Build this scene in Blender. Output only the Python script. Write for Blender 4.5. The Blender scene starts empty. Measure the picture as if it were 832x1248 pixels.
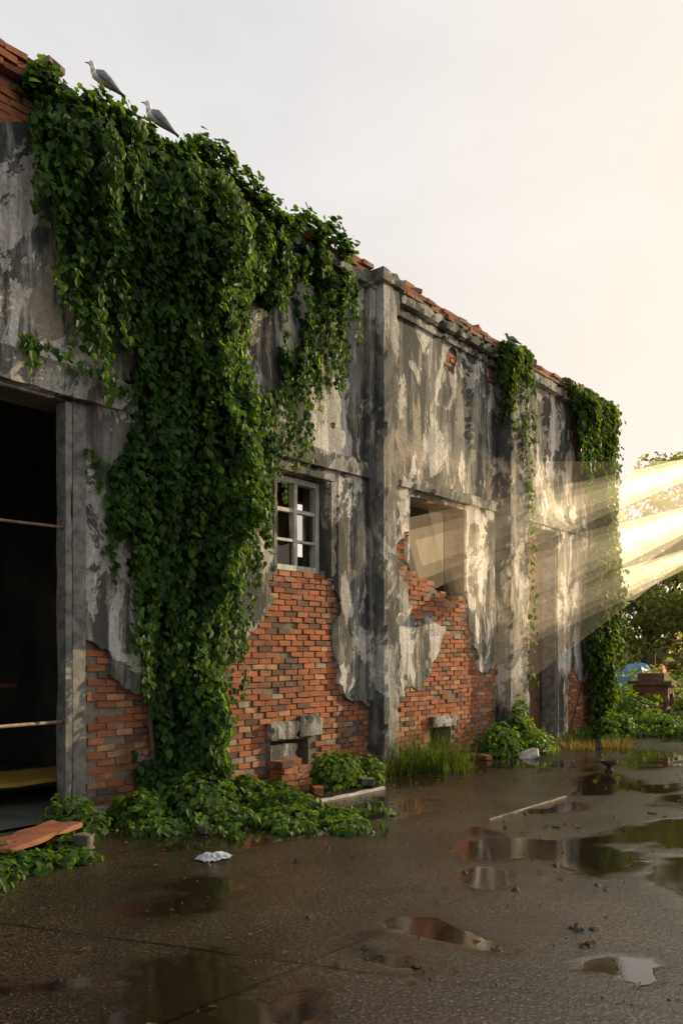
import bpy, math, random
import numpy as np
from mathutils import Vector, Matrix
random.seed(7); rng=np.random.default_rng(7)
C=bpy.context.scene.collection
R=math.radians
el,az=R(18),R(21)
sd_=Vector((math.sin(az)*math.cos(el),math.cos(az)*math.cos(el),math.sin(el)))

# ------------------------------------------------ node helpers
def newmat(name):
    m=bpy.data.materials.new(name); m.use_nodes=True
    nt=m.node_tree; nt.nodes.clear()
    return m,nt
def N(nt,typ,ins=None,**props):
    n=nt.nodes.new(typ)
    for k,v in props.items(): setattr(n,k,v)
    if ins:
        for k,v in ins.items():
            if isinstance(v,bpy.types.NodeSocket): nt.links.new(v,n.inputs[k])
            else: n.inputs[k].default_value=v
    return n
def noise(nt,vec,scale,detail=6,rough=.6,dist=0):
    return N(nt,'ShaderNodeTexNoise',{'Vector':vec,'Scale':scale,'Detail':detail,'Roughness':rough,'Distortion':dist}).outputs['Fac']
def mapr(nt,v,a,b,c=0.,d=1.):
    return N(nt,'ShaderNodeMapRange',{'Value':v,'From Min':a,'From Max':b,'To Min':c,'To Max':d}).outputs[0]
def mapping(nt,vec,sc,loc=(0,0,0)):
    return N(nt,'ShaderNodeMapping',{'Vector':vec,'Scale':sc,'Location':loc}).outputs[0]
def mix(nt,f,a,b,bt='MIX'):
    n=nt.nodes.new('ShaderNodeMix'); n.data_type='RGBA'; n.blend_type=bt
    for idx,v in ((0,f),(6,a),(7,b)):
        if isinstance(v,bpy.types.NodeSocket): nt.links.new(v,n.inputs[idx])
        else: n.inputs[idx].default_value=(v if idx==0 else (tuple(v)+(1,))[:4])
    return n.outputs[2]
def mth(nt,op,a,b=0.):
    n=nt.nodes.new('ShaderNodeMath'); n.operation=op
    for i,v in enumerate((a,b)):
        if isinstance(v,bpy.types.NodeSocket): nt.links.new(v,n.inputs[i])
        else: n.inputs[i].default_value=v
    return n.outputs[0]
def objc(nt): return N(nt,'ShaderNodeTexCoord').outputs['Object']
def finish(nt,col,rough=.85,bump=None,bs=.5,bd=.02,spec=.4,metal=0.):
    p=N(nt,'ShaderNodeBsdfPrincipled',{'Base Color':col if isinstance(col,bpy.types.NodeSocket) else tuple(col)+(1,),
        'Roughness':rough,'Specular IOR Level':spec,'Metallic':metal})
    if bump is not None:
        b=N(nt,'ShaderNodeBump',{'Height':bump,'Strength':bs,'Distance':bd})
        nt.links.new(b.outputs[0],p.inputs['Normal'])
    o=N(nt,'ShaderNodeOutputMaterial'); nt.links.new(p.outputs[0],o.inputs[0]); return p

def plaster_mat(name,peel=1.,dark=1.):
    m,nt=newmat(name); v=objc(nt)
    n1=noise(nt,v,.9,5,.65,.4)
    col=mix(nt,mapr(nt,n1,.38,.6),(.115*dark,.128*dark,.128*dark),(.32*dark,.31*dark,.275*dark))
    n2=noise(nt,mapping(nt,v,(1,1,1),(3,7,2)),3.5,5,.7,.3)
    col=mix(nt,mapr(nt,n2,.48,.64,0,.6),col,(.25*dark,.21*dark,.15*dark))
    sep=N(nt,'ShaderNodeSeparateXYZ',{0:v})
    st=noise(nt,mapping(nt,v,(1,3.,.42)),1.4,6,.68,.35)
    dk=noise(nt,mapping(nt,v,(1,1,.7),(9,1,4)),.9,4,.62,.5)
    cr=noise(nt,mapping(nt,v,(1,1,.8),(2,5,1)),1.1,7,.64,.5)
    fcr=mapr(nt,cr,.525,.54,0,.7*peel); col=mix(nt,fcr,col,(.44,.37,.275))
    wp=noise(nt,mapping(nt,v,(1,1.4,.8),(4,2,8)),1.2,8,.68,.7)
    fw=mapr(nt,wp,.53,.540,0,.95*peel)
    wstk=noise(nt,mapping(nt,v,(1,4.5,.4),(1,3,8)),1.2,5,.62,.2)
    f=mth(nt,'MULTIPLY',mapr(nt,st,.45,.53),mapr(nt,dk,.38,.48))
    fs=mth(nt,'MULTIPLY',mapr(nt,wstk,.55,.58),mapr(nt,dk,.52,.44)); col=mix(nt,mth(nt,'MULTIPLY',fs,.7*peel),col,(.62,.59,.56))
    col=mix(nt,mth(nt,'MULTIPLY',f,.88),col,(.032,.038,.040))
    tz=mth(nt,'ADD',sep.outputs['Z'],mth(nt,'MULTIPLY',mth(nt,'SUBTRACT',st,.5),9.))
    col=mix(nt,mapr(nt,tz,5.3,6.8,0,.88),col,(.034,.040,.038))
    tl=mth(nt,'ADD',sep.outputs['Z'],mth(nt,'MULTIPLY',mth(nt,'SUBTRACT',st,.5),4.))
    col=mix(nt,mth(nt,'MULTIPLY',mapr(nt,tl,3.1,4.0,0,.7),mapr(nt,tl,4.15,4.05,0,1)),col,(.045,.047,.045))
    wf=mth(nt,'MULTIPLY',fw,mapr(nt,st,.44,.56,1.,.5))
    col=mix(nt,wf,col,(.72,.69,.65))
    fine=noise(nt,v,26,5,.75)
    col=mix(nt,mapr(nt,fine,.3,.62,.5,0),col,(.06,.06,.055))
    vm=N(nt,'ShaderNodeVectorMath',{0:v,1:N(nt,'ShaderNodeTexNoise',{'Vector':v,'Scale':3.,'Detail':4.}).outputs['Color']},operation='ADD')
    vor=N(nt,'ShaderNodeTexVoronoi',{'Vector':vm.outputs[0],'Scale':1.1},feature='DISTANCE_TO_EDGE')
    crk=mth(nt,'MULTIPLY',mapr(nt,vor.outputs['Distance'],.002,.009,.6,0),mapr(nt,n1,.45,.55))
    col=mix(nt,crk,col,(.03,.03,.03))
    gz=mth(nt,'ADD',sep.outputs['Z'],mth(nt,'MULTIPLY',n1,1.2))
    col=mix(nt,mapr(nt,gz,1.5,.5,0,.65),col,(.06,.055,.04))
    h=mth(nt,'ADD',fine,mth(nt,'MULTIPLY',n2,1.5))
    finish(nt,col,.85,h,.8,.018); return m
M_pl=plaster_mat('weathered_plaster',1.,1.)
M_con=plaster_mat('weathered_concrete',.55,.9)

def colattr_mat(name,rough=.9,bscale=30,bs=.5,dirt=.4,dcol=(.07,.052,.037)):
    m,nt=newmat(name); v=objc(nt)
    a=N(nt,'ShaderNodeAttribute',attribute_name='Col').outputs['Color']
    n=noise(nt,v,bscale,4,.7); n2=noise(nt,v,1.3,4,.7,.4);n3=noise(nt,v,2.6,6,.75,.3)
    col=mix(nt,mapr(nt,n,.35,.7,dirt,0),a,dcol)
    col=mix(nt,mapr(nt,n3,.56,.66,0,.5),col,(.38,.30,.24))
    col=mix(nt,mapr(nt,n2,.48,.66,0,.7),col,dcol)
    finish(nt,col,rough,n,bs,.01); return m
M_brick=colattr_mat('old_brick')
m,nt=newmat('mortar'); v=objc(nt); n=noise(nt,v,14,5,.7); n2=noise(nt,v,1.2,4,.6)
finish(nt,mix(nt,mapr(nt,n2,.4,.7),mix(nt,n,(.10,.085,.07),(.33,.27,.21)),(.09,.075,.06)),.95,n,.8,.02); M_mort=m
m,nt=newmat('interior_plaster'); v=objc(nt); n=noise(nt,v,1.1,5,.65,.4); n2=noise(nt,mapping(nt,v,(2.5,2.5,.5)),1.6,5,.7)
finish(nt,mix(nt,mapr(nt,n2,.45,.6,0,.6),mix(nt,mapr(nt,n,.35,.65),(.12,.09,.06),(.28,.21,.13)),(.06,.05,.035)),.9); M_int=m
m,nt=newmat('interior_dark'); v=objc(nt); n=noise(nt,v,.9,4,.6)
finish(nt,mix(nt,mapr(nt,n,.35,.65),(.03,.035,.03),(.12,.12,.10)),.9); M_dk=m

def leaf_mat(name,trans=.4,rough=.5):
    m,nt=newmat(name)
    a=N(nt,'ShaderNodeAttribute',attribute_name='Col').outputs['Color']
    p=N(nt,'ShaderNodeBsdfPrincipled',{'Base Color':a,'Roughness':rough,'Specular IOR Level':.22})
    tcol=mix(nt,1.,a,(3.2,2.7,.8),'MULTIPLY')
    t=N(nt,'ShaderNodeBsdfTranslucent',{'Color':tcol})
    s=N(nt,'ShaderNodeMixShader',{0:trans,1:p.outputs[0],2:t.outputs[0]})
    o=N(nt,'ShaderNodeOutputMaterial'); nt.links.new(s.outputs[0],o.inputs[0]); return m
M_leaf=leaf_mat('leaf_green'); M_far=leaf_mat('leaf_far',.45,.8)
def simple(name,c1,c2,scale=8,rough=.7,bs=.3,metal=0,spec=.4,stretch=(1,1,1)):
    m,nt=newmat(name); v=mapping(nt,objc(nt),stretch); n=noise(nt,v,scale,5,.65,.2)
    finish(nt,mix(nt,mapr(nt,n,.35,.65),c1,c2),rough,n,bs,.01,spec,metal); return m
M_wood=simple('weathered_white_wood',(.32,.32,.28),(.58,.57,.52),12,.7,.4,stretch=(1,1,.3))
M_metal=simple('rusty_blue_steel',(.08,.085,.09),(.24,.23,.21),9,.55,.3,.2)
M_rust=simple('rusty_pipe',(.12,.08,.055),(.24,.19,.15),20,.6)
M_terra=simple('terracotta_board',(.17,.06,.035),(.27,.105,.06),9,.7)
M_white=simple('dirty_white',(.26,.25,.23),(.52,.50,.46),9,.6)
M_strip=simple('pale_mortar',(.12,.105,.09),(.28,.25,.22),14,.6)
M_plastic=simple('crumpled_plastic',(.22,.28,.34),(.38,.42,.46),15,.25)
M_bark=simple('bark',(.05,.035,.022),(.12,.085,.055),9,.9,.8)
M_dwood=simple('dark_wood',(.06,.03,.018),(.16,.085,.05),10,.6,.4,stretch=(.3,1,1))
M_dark=simple('dark_debris',(.012,.011,.010),(.04,.035,.03),20,.8)
M_beak=simple('beak_yellow',(.5,.3,.04),(.55,.35,.06),20,.5)
M_fw=simple('feather_white',(.62,.62,.62),(.78,.78,.77),20,.8)
M_fg=simple('feather_grey',(.13,.14,.16),(.24,.25,.28),20,.8)
M_blue=simple('blue_tarp',(.06,.16,.34),(.12,.28,.48),5,.5)
M_orange=simple('orange_tarp',(.45,.15,.05),(.6,.25,.08),5,.5)

# ------------------------------------------------ mesh helpers
def empty(name,parent=None):
    o=bpy.data.objects.new(name,None); C.objects.link(o); o.parent=parent; return o
def mk(name,verts,faces,mat,parent=None,col=None,smooth=False):
    me=bpy.data.meshes.new(name); me.from_pydata(verts if isinstance(verts,list) else verts.tolist(),[],faces if isinstance(faces,list) else faces.tolist())
    if col is not None:
        a=me.color_attributes.new('Col','FLOAT_COLOR','POINT')
        c=np.ones((len(me.vertices),4),dtype=np.float32); c[:,:3]=np.asarray(col); a.data.foreach_set('color',c.ravel())
    me.materials.append(mat)
    if smooth: me.polygons.foreach_set('use_smooth',[True]*len(me.polygons))
    me.update()
    o=bpy.data.objects.new(name,me); C.objects.link(o); o.parent=parent; return o
def hsh(ix,iy,seed):
    h=(ix.astype(np.int64)*374761393+iy.astype(np.int64)*668265263+seed*974634777)&0xffffffff
    h=((h^(h>>13))*1274126177)&0xffffffff
    return ((h^(h>>16))&0xffffff)/float(0xffffff)
def vn(x,y,seed=0):
    x=np.asarray(x,float);y=np.asarray(y,float)
    ix=np.floor(x);iy=np.floor(y);fx=x-ix;fy=y-iy;fx=fx*fx*(3-2*fx);fy=fy*fy*(3-2*fy)
    a=hsh(ix,iy,seed);b=hsh(ix+1,iy,seed);c=hsh(ix,iy+1,seed);d=hsh(ix+1,iy+1,seed)
    return (a*(1-fx)+b*fx)*(1-fy)+(c*(1-fx)+d*fx)*fy
def fbm(x,y,seed=0,o=4):
    s=0;a=.5;t=0
    for i in range(o):
        s=s+a*vn(np.asarray(x)*2**i,np.asarray(y)*2**i,seed+i*17);t+=a;a*=.5
    return s/t-.5
def sdpoly(px,py,poly):
    """positive inside"""
    px=np.asarray(px,float);py=np.asarray(py,float)
    d=np.full(px.shape,1e9);ins=np.zeros(px.shape,bool);n=len(poly)
    for i in range(n):
        x1,y1=poly[i];x2,y2=poly[(i+1)%n];ex,ey=x2-x1,y2-y1
        t=np.clip(((px-x1)*ex+(py-y1)*ey)/(ex*ex+ey*ey+1e-12),0,1)
        d=np.minimum(d,np.hypot(px-x1-t*ex,py-y1-t*ey))
        if y1!=y2:
            c=((y1>py)!=(y2>py))&(px<(x2-x1)*(py-y1)/(y2-y1)+x1); ins^=c
    return np.where(ins,d,-d)
def rect(a,b,c,d): return [(a,c),(b,c),(b,d),(a,d)]
def sheet(name,sa,za,F,xf,depth,mat,parent):
    ns,nz=len(sa),len(za); verts=[];vid={}
    S,Z=np.meshgrid(sa,za,indexing='ij'); X=xf(S,Z)
    def gv(i,j):
        k=(i,j)
        if k not in vid: vid[k]=len(verts);verts.append((float(X[i,j]),float(S[i,j]),float(Z[i,j])))
        return vid[k]
    def ev(a,b):
        k=(a,b) if a<b else (b,a)
        if k not in vid:
            (i,j),(p,q)=k;fa,fb=F[i,j],F[p,q];t=fa/(fa-fb)
            t=min(max(t,.02),.98)
            vid[k]=len(verts)
            verts.append((float(X[i,j]*(1-t)+X[p,q]*t),float(S[i,j]*(1-t)+S[p,q]*t),float(Z[i,j]*(1-t)+Z[p,q]*t)))
        return vid[k]
    back={}
    def bk(v):
        if v not in back:
            x,y,z=verts[v];back[v]=len(verts);verts.append((x-depth,y,z))
        return back[v]
    faces=[];I=F>0
    for i in range(ns-1):
        for j in range(nz-1):
            c=[(i,j),(i+1,j),(i+1,j+1),(i,j+1)]
            ins=[I[q] for q in c];k=sum(ins)
            if k==0: continue
            if k==4: faces.append([gv(*q) for q in c]);continue
            pl=[];kind=[]
            for t in range(4):
                a=c[t];b=c[(t+1)%4]
                if ins[t]: pl.append(gv(*a));kind.append(0)
                if ins[t]!=ins[(t+1)%4]:
                    pl.append(ev(a,b));kind.append(1 if ins[t] else 2)
            if len(pl)>=3: faces.append(pl)
            if depth:
                m_=len(pl)
                for t in range(m_):
                    if kind[t]==1 and kind[(t+1)%m_]==2:
                        a,b=pl[t],pl[(t+1)%m_]; faces.append([b,a,bk(a),bk(b)])
    return mk(name,verts,faces,mat,parent)
def rbox(name,x0,x1,y0,y1,z0,z1,mat,parent=None,seg=.12,amp=.008,chip=.0,rot=0.,loc=(0,0,0),rx=0.,ry=0.):
    """box, subdivided, with worn/irregular surface"""
    nx,ny,nz=[max(1,min(80,int(round((b-a)/seg)))) for a,b in ((x0,x1),(y0,y1),(z0,z1))]
    vid={};V=[];Fc=[]
    def g(i,j,k):
        q=(i,j,k)
        if q not in vid:
            x=x0+(x1-x0)*i/nx;y=y0+(y1-y0)*j/ny;z=z0+(z1-z0)*k/nz
            e=(i in(0,nx))+(j in(0,ny))+(k in(0,nz))
            a=float(fbm(y*4+x*3,z*4+x*5,3))*2*amp;b=float(fbm(y*4+7+x*3,z*4+x*5,5))*2*amp;c_=float(fbm(y*3,x*3+9+z,8))*2*amp
            if e>=2:
                cc=(chip if random.random()<.25 else amp*.6)*random.random()
                x+=(cc if i==0 else -cc if i==nx else 0);y+=(cc if j==0 else -cc if j==ny else 0);z+=(cc if k==0 else -cc if k==nz else 0)
            vid[q]=len(V);V.append((x+a,y+b,z+c_))
        return vid[q]
    for j in range(ny):
        for k in range(nz):
            Fc.append([g(nx,j,k),g(nx,j+1,k),g(nx,j+1,k+1),g(nx,j,k+1)]);Fc.append([g(0,j,k),g(0,j,k+1),g(0,j+1,k+1),g(0,j+1,k)])
    for i in range(nx):
        for k in range(nz):
            Fc.append([g(i,0,k),g(i+1,0,k),g(i+1,0,k+1),g(i,0,k+1)]);Fc.append([g(i,ny,k),g(i,ny,k+1),g(i+1,ny,k+1),g(i+1,ny,k)])
    for i in range(nx):
        for j in range(ny):
            Fc.append([g(i,j,nz),g(i+1,j,nz),g(i+1,j+1,nz),g(i,j+1,nz)]);Fc.append([g(i,j,0),g(i,j+1,0),g(i+1,j+1,0),g(i+1,j,0)])
    o=mk(name,V,Fc,mat,parent); o.rotation_euler=(rx,ry,rot); o.location=loc; return o
def tube(path,radii,n=8,sq=None):
    P=[Vector(p) for p in path];V=[];Fc=[]
    for i,p in enumerate(P):
        d=(P[min(i+1,len(P)-1)]-P[max(i-1,0)]).normalized()
        up=Vector((0,0,1)) if abs(d.z)<.95 else Vector((0,1,0))
        u=d.cross(up).normalized();w=u.cross(d)
        r=radii[i];ra,rb=(r if isinstance(r,tuple) else (r,r))
        for k in range(n):
            t=2*math.pi*k/n;V.append(tuple(p+u*ra*math.cos(t)+w*rb*math.sin(t)))
    for i in range(len(P)-1):
        for k in range(n):
            a=i*n+k;b=i*n+(k+1)%n;Fc.append([a,b,b+n,a+n])
    Fc.append(list(range(n))[::-1]);Fc.append([len(V)-n+k for k in range(n)])
    return V,Fc
def mtube(name,path,radii,mat,parent=None,n=8):
    V,F_=tube(path,radii,n);return mk(name,V,F_,mat,parent,smooth=True)
def joinlists(parts):
    V=[];F_=[]
    for v,f in parts:
        o=len(V);V+=v;F_+=[[i+o for i in q] for q in f]
    return V,F_

# leaves ------------------------------------------------
LP=np.array([(0,0,0),(-.36,.22,.10),(-.33,.62,.08),(0,1.,-.06),(.33,.62,.08),(.36,.22,.10)])
def leafgeo(P,Nn,T,size,col):
    n=len(P);Nn=Nn/np.linalg.norm(Nn,axis=1,keepdims=True)
    T=T-(T*Nn).sum(1,keepdims=True)*Nn;T/=np.linalg.norm(T,axis=1,keepdims=True)+1e-9
    U=np.cross(T,Nn)
    V=(P[:,None,:]+size[:,None,None]*(LP[None,:,0:1]*U[:,None,:]+(LP[None,:,1:2]-.4)*T[:,None,:]+LP[None,:,2:3]*Nn[:,None,:]))
    V=V.reshape(-1,3);base=np.arange(n)*6
    F1=np.stack([base,base+1,base+2,base+3],1);F2=np.stack([base,base+3,base+4,base+5],1)
    return V,np.concatenate([F1,F2]),np.repeat(col,6,0)
def leafobj(name,geos,mat,parent=None):
    V=[];F_=[];K=[];o=0
    for v,f,c in geos: V.append(v);F_.append(f+o);K.append(c);o+=len(v)
    return mk(name,np.concatenate(V),np.concatenate(F_),mat,parent,np.concatenate(K))
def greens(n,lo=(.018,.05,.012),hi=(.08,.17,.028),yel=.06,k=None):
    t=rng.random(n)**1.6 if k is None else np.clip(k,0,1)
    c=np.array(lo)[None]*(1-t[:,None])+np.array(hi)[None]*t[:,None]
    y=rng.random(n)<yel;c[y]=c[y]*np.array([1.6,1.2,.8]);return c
def rv(n): 
    v=rng.normal(size=(n,3));return v/np.linalg.norm(v,axis=1,keepdims=True)
def mound(cx,cy,cz,rx,ry,rz,n,size,lo=(.02,.055,.012),hi=(.09,.17,.03),flat=0.):
    d=rv(n);d[:,2]=np.abs(d[:,2]);r=rng.random(n)**.4
    bump=1+.5*(fbm(np.arctan2(d[:,1],d[:,0])*2+cx,d[:,2]*3+cy,4,3))*1.6
    P=d*r[:,None]*bump[:,None]*np.array([rx,ry,rz])+np.array([cx,cy,cz]);P[:,2]=np.maximum(P[:,2],cz+.02)
    Nn=d+rv(n)*.7+np.array([0,0,.5]);T=d*.7+rv(n)*.6+np.array([0,0,-.4])
    return leafgeo(P,Nn,T,size*(.6+.8*rng.random(n)),greens(n,lo,hi,k=rng.random(n)*.6+.4*r))
def strand(path,size,dens=60,spread=.05,lo=(.02,.055,.012),hi=(.08,.17,.03)):
    P=[];path=np.array(path,float)
    for a,b in zip(path[:-1],path[1:]):
        L=np.linalg.norm(b-a);n=max(2,int(L*dens));t=rng.random(n)[:,None];P.append(a+(b-a)*t)
    P=np.concatenate(P);n=len(P);P=P+rng.normal(size=(n,3))*spread*np.array([.6,1,.6])
    Nn=np.array([1,0.1,.3])+rv(n)*.7;T=np.array([0.1,0,-1])+rv(n)*.6
    return leafgeo(P,Nn,T,size*(.6+.7*rng.random(n)),greens(n,lo,hi))

# ================================================= BUILDING
B=empty('abandoned_brick_building')
S0,S1,H=-1.,16.9,6.78
opening2=[(9.96,3.97),(11.56,3.97),(11.56,2.5),(11.3,2.42),(11.05,2.5),(10.75,2.62),(10.4,2.74),(9.96,2.8)]
opens=[rect(1.4,4.50,-.5,4.02),rect(7.16,8.10,2.66,3.88),opening2,rect(13.66,14.95,-.5,4.0),
       rect(7.08,7.78,.16,.56),rect(10.55,11.15,.12,.5),rect(15.75,16.1,5.3,5.9)]
exposed=[[(4.4,-.2),(4.4,1.85),(4.62,1.75),(4.8,1.45),(5.1,1.25),(5.5,1.5),(6.2,1.2),(6.34,1.45),(6.66,1.82),(6.98,2.14),(7.12,2.66),(8.17,2.68),(8.2,1.9),(8.17,1.2),(8.45,1.03),(9.0,.98),(9.4,1.02),(9.4,-.2)],
 [(9.98,2.9),(9.98,2.2),(11.12,2.16),(10.9,1.75),(10.55,1.45),(10.3,1.08),(9.35,1.0),(9.35,-.2),(12.5,-.2),(12.5,1.45),(12.2,1.55),(11.95,1.2),(11.72,1.35),(11.68,2.5),(11.56,2.75)],
 [(9.58,2.75),(9.92,2.7),(9.9,3.4),(9.66,3.45)],[(10.75,6.0),(11.15,6.1),(11.2,6.45),(10.85,6.5)],
 [(15.3,-.2),(17.2,-.2),(17.2,1.35),(16.2,1.1),(15.6,1.4),(15.3,.9)],
 [(12.3,6.3),(12.9,6.5),(12.8,6.9),(12.2,6.9)],[(15.6,5.95),(16.4,6.0),(16.5,6.6),(15.7,6.5)],
 [(1,6.35),(4.25,6.4),(4.6,7.3),(-1.5,7.3),(-1.5,6.45)]]
st=.045
sa=np.arange(S0,S1+st,st);za=np.arange(-.06,H+st,st)
S,Z=np.meshgrid(sa,za,indexing='ij')
Fo=np.full(S.shape,9.)
for p in opens: Fo=np.minimum(Fo,-sdpoly(S,Z,p))
def expo(S,Z):
    e=np.full(np.shape(S),-9.)
    for p in exposed: e=np.maximum(e,sdpoly(S,Z,p))
    return np.maximum(e+fbm(S*2.2,Z*2.2,11,6)*.55,(fbm(S*1.6+40,Z*1.3,23,5)-.34)*.8)
E=expo(S,Z)
piers=[(4.55,5.2),(8.22,8.9),(9.45,9.90),(11.66,12.45),(15.05,15.35)]
def pxf(S,Z):
    x=.015+fbm(S*3,Z*3,31,4)*.02
    for a,b in piers: x=x+.05*np.clip((S-a)/.05,0,1)*np.clip((b-S)/.05,0,1)*(Z<4.1)
    return x
sheet('plaster_skin',sa,za,np.minimum(-E,Fo-.002),pxf,.09,M_pl,B)
sc=np.arange(S0,S1+.06,.06);zc=np.arange(-.1,H+.06,.06);Sc,Zc=np.meshgrid(sc,zc,indexing='ij')
Fc_=np.full(Sc.shape,9.)
for p in opens: Fc_=np.minimum(Fc_,-sdpoly(Sc,Zc,p))
sheet('masonry_core',sc,zc,Fc_,lambda s,z:-.03+0*s,.38,M_mort,B)
sheet('inner_face',sc,zc,Fc_,lambda s,z:-.43+0*s,0,M_int,B)

# bricks --------------------------------------------
BV=[];BF=[];BC=[]
def brick(cx,cy,cz,dx,dy,dz,rz=0.,rx=0.,ry=0.,tone=None,jit=.006):
    M=Matrix.Rotation(rz,3,'Z')@Matrix.Rotation(rx,3,'X')@Matrix.Rotation(ry,3,'Y')
    o=len(BV)
    for sx in(-1,1):
        for sy in(-1,1):
            for sz in(-1,1):
                v=M@Vector((sx*dx/2+random.uniform(-jit,jit),sy*dy/2+random.uniform(-jit,jit),sz*dz/2+random.uniform(-jit,jit)))
                BV.append((cx+v.x,cy+v.y,cz+v.z))
    for f in((4,6,7,5),(0,1,3,2),(0,4,5,1),(2,3,7,6),(1,5,7,3),(0,2,6,4)): BF.append([q+o for q in f])
    t=random.random()
    c=Vector((.48,.16,.065)).lerp(Vector((.30,.10,.045)),t)
    u=random.random()
    if u<.12: c=Vector((.14,.075,.055))
    elif u<.24: c=Vector((.52,.27,.14))
    elif u<.28: c=Vector((.34,.28,.22))
    if tone is not None: c=c*tone
    for _ in range(8): BC.append(tuple(c))
ch=.072;bl=.21
rows=int(H/ch)
cand=[]
for r in range(rows):
    z=ch*(r+.5);off=(r%2)*.5*(bl+.012)
    s=S0+off
    while s<S1:
        cand.append((s+bl/2,z));s+=bl+.012
cand=np.array(cand)
Ee=expo(cand[:,0],cand[:,1])
Oe=np.full(len(cand),9.)
for p in opens:
    for dx in(-.09,0,.09): Oe=np.minimum(Oe,-sdpoly(cand[:,0]+dx,cand[:,1],p))
for (s,z),e,o in zip(cand,Ee,Oe):
    if e>-.2 and o>.012:
        if e>.2 and random.random()<.02: continue
        er=float(fbm(s*2,z*2,44,3))*.03
        rec=random.uniform(-.009,.009)+er-(.04 if random.random()<.03 else 0)
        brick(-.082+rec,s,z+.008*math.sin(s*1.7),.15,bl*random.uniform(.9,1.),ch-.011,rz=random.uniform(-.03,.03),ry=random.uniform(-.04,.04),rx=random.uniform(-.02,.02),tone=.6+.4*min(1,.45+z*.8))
for r in range(5):
    z=H+.02+ch*(r+.5);s=S0+(r%2)*.12
    while s<S1-.1:
        hh=(vn(s*.7,3,5)*.55+vn(s*2.6,1,9)*.45)
        lim=[.0,.22,.48,.66,.8][r]
        if s<4.6: lim=[0,0,.12,.5,.85][r]
        if 4.1<s<8.3: lim=[0,.35,.8,2,2][r]
        if hh>lim:
            for xx in(-.02,-.26):
                brick(xx+random.uniform(-.02,.02)+(.07 if r==3 and s<5 else .06 if s>=4.6 else 0),s+bl/2,z+random.uniform(0,.006),.23,bl,ch-.012,rz=random.uniform(-.06,.06)+(random.uniform(-.5,.5) if hh<lim+.05 else 0),tone=.7)
        s+=bl+.012
for (s,z) in((10.05,2.83),(10.3,2.76),(10.55,2.72),(10.9,2.58),(11.3,2.46),(11.45,2.54)):
    brick(-.12,s,z,.2,.22,.07,rz=random.uniform(-.3,.3))
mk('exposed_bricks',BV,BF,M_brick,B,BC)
BV=[];BF=[];BC=[]

# trim
rbox('door_lintel_beam',-.03,.13,-1.,5.05,4.04,4.34,M_con,B,.1,.012,.04)
rbox('window_lintel',-.03,.13,6.9,8.86,4.02,4.25,M_con,B,.08,.014,.05)
rbox('opening_lintel',-.03,.12,9.52,12.42,4.05,4.22,M_con,B,.08,.012,.05)
rbox('end_lintel',-.03,.10,13.5,16.9,4.05,4.22,M_con,B,.1,.012,.04)
rbox('window_head',-.40,.075,7.05,8.18,3.88,4.015,M_con,B,.08,.012,.03)
rbox('window_jamb_far',-.38,.085,8.10,8.2,2.62,3.875,M_con,B,.08,.01,.03)
rbox('window_jamb_near',-.38,.03,7.10,7.155,2.64,3.875,M_con,B,.08,.006,.02)
rbox('cornice_near',-.05,.15,4.7,9.0,6.66,6.80,M_con,B,.08,.012,.05)
rbox('cornice_mid',-.05,.16,9.56,12.5,6.66,6.82,M_con,B,.08,.014,.06)
rbox('cornice_far',-.05,.15,13.3,16.95,6.62,6.78,M_con,B,.08,.012,.05)
rbox('pilaster_shaft',-.03,.26,9.0,9.36,-.05,6.72,M_con,B,.09,.016,.07)
rbox('pilaster_rib',-.03,.12,8.86,8.99,1.0,6.64,M_con,B,.09,.01,.03)
rbox('pilaster_cap',-.1,.31,8.92,9.44,6.73,6.9,M_con,B,.1,.008,.04)
rbox('pilaster_shaft_b',-.03,.30,12.52,13.2,-.05,6.75,M_con,B,.09,.016,.07)
rbox('pilaster_cap_b',-.1,.34,12.48,13.28,6.76,6.92,M_con,B,.1,.008,.04)
rbox('corner_pier',-.4,.14,16.55,16.97,-.05,6.6,M_con,B,.1,.012,.05)
rbox('string_course',-.02,.07,9.5,12.46,6.52,6.64,M_con,B,.08,.008,.04)
rbox('vent_lintel',-.05,.09,6.98,7.5,.58,.80,M_con,B,.06,.02,.05)
rbox('vent_block',-.05,.075,7.52,7.95,.60,.86,M_con,B,.06,.02,.05)
rbox('vent_slab',-.10,.05,7.02,7.5,.12,.52,M_con,B,.06,.015,.05)
rbox('vent_lintel_b',-.05,.08,10.5,11.2,.51,.68,M_con,B,.06,.02,.05)
rbox('plinth',-.05,.10,4.54,5.1,-.02,.14,M_con,B,.08,.02,.05)
rbox('door_frame_post',-.10,.03,4.37,4.515,-.02,4.03,M_metal,B,.15,.004,.01)
rbox('door_frame_stile',-.09,.07,4.27,4.34,-.02,4.0,M_metal,B,.15,.004,.01)
mtube('door_rail_top',[(.02,1.4,2.78),(.02,3,2.80),(.02,4.30,2.82)],[.014]*3,M_rust,B)
mtube('door_rail_low',[(.02,1.4,.95),(.02,3,.97),(.02,4.30,.985)],[.016]*3,M_rust,B)
rbox('door2_frame',-.3,-.02,14.9,15.02,-.02,3.98,M_metal,B,.2,.004,.01)
rbox('door2_leaf',-.40,-.34,14.25,14.9,0.02,3.9,M_dwood,B,.3,.004,.01)
wx0,wx1=-.20,-.13
ya,yb,zb_,zt=7.18,8.08,2.68,3.86
def bar(nm,y0,y1,z0,z1,dx=0): rbox(nm,wx0-dx,wx1+dx,y0,y1,z0,z1,M_wood,B,.2,.003,.006)
bar('window_stile',ya,ya+.07,zb_,zt,.02);bar('window_stile_b',yb-.07,yb,zb_,zt,.02)
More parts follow.
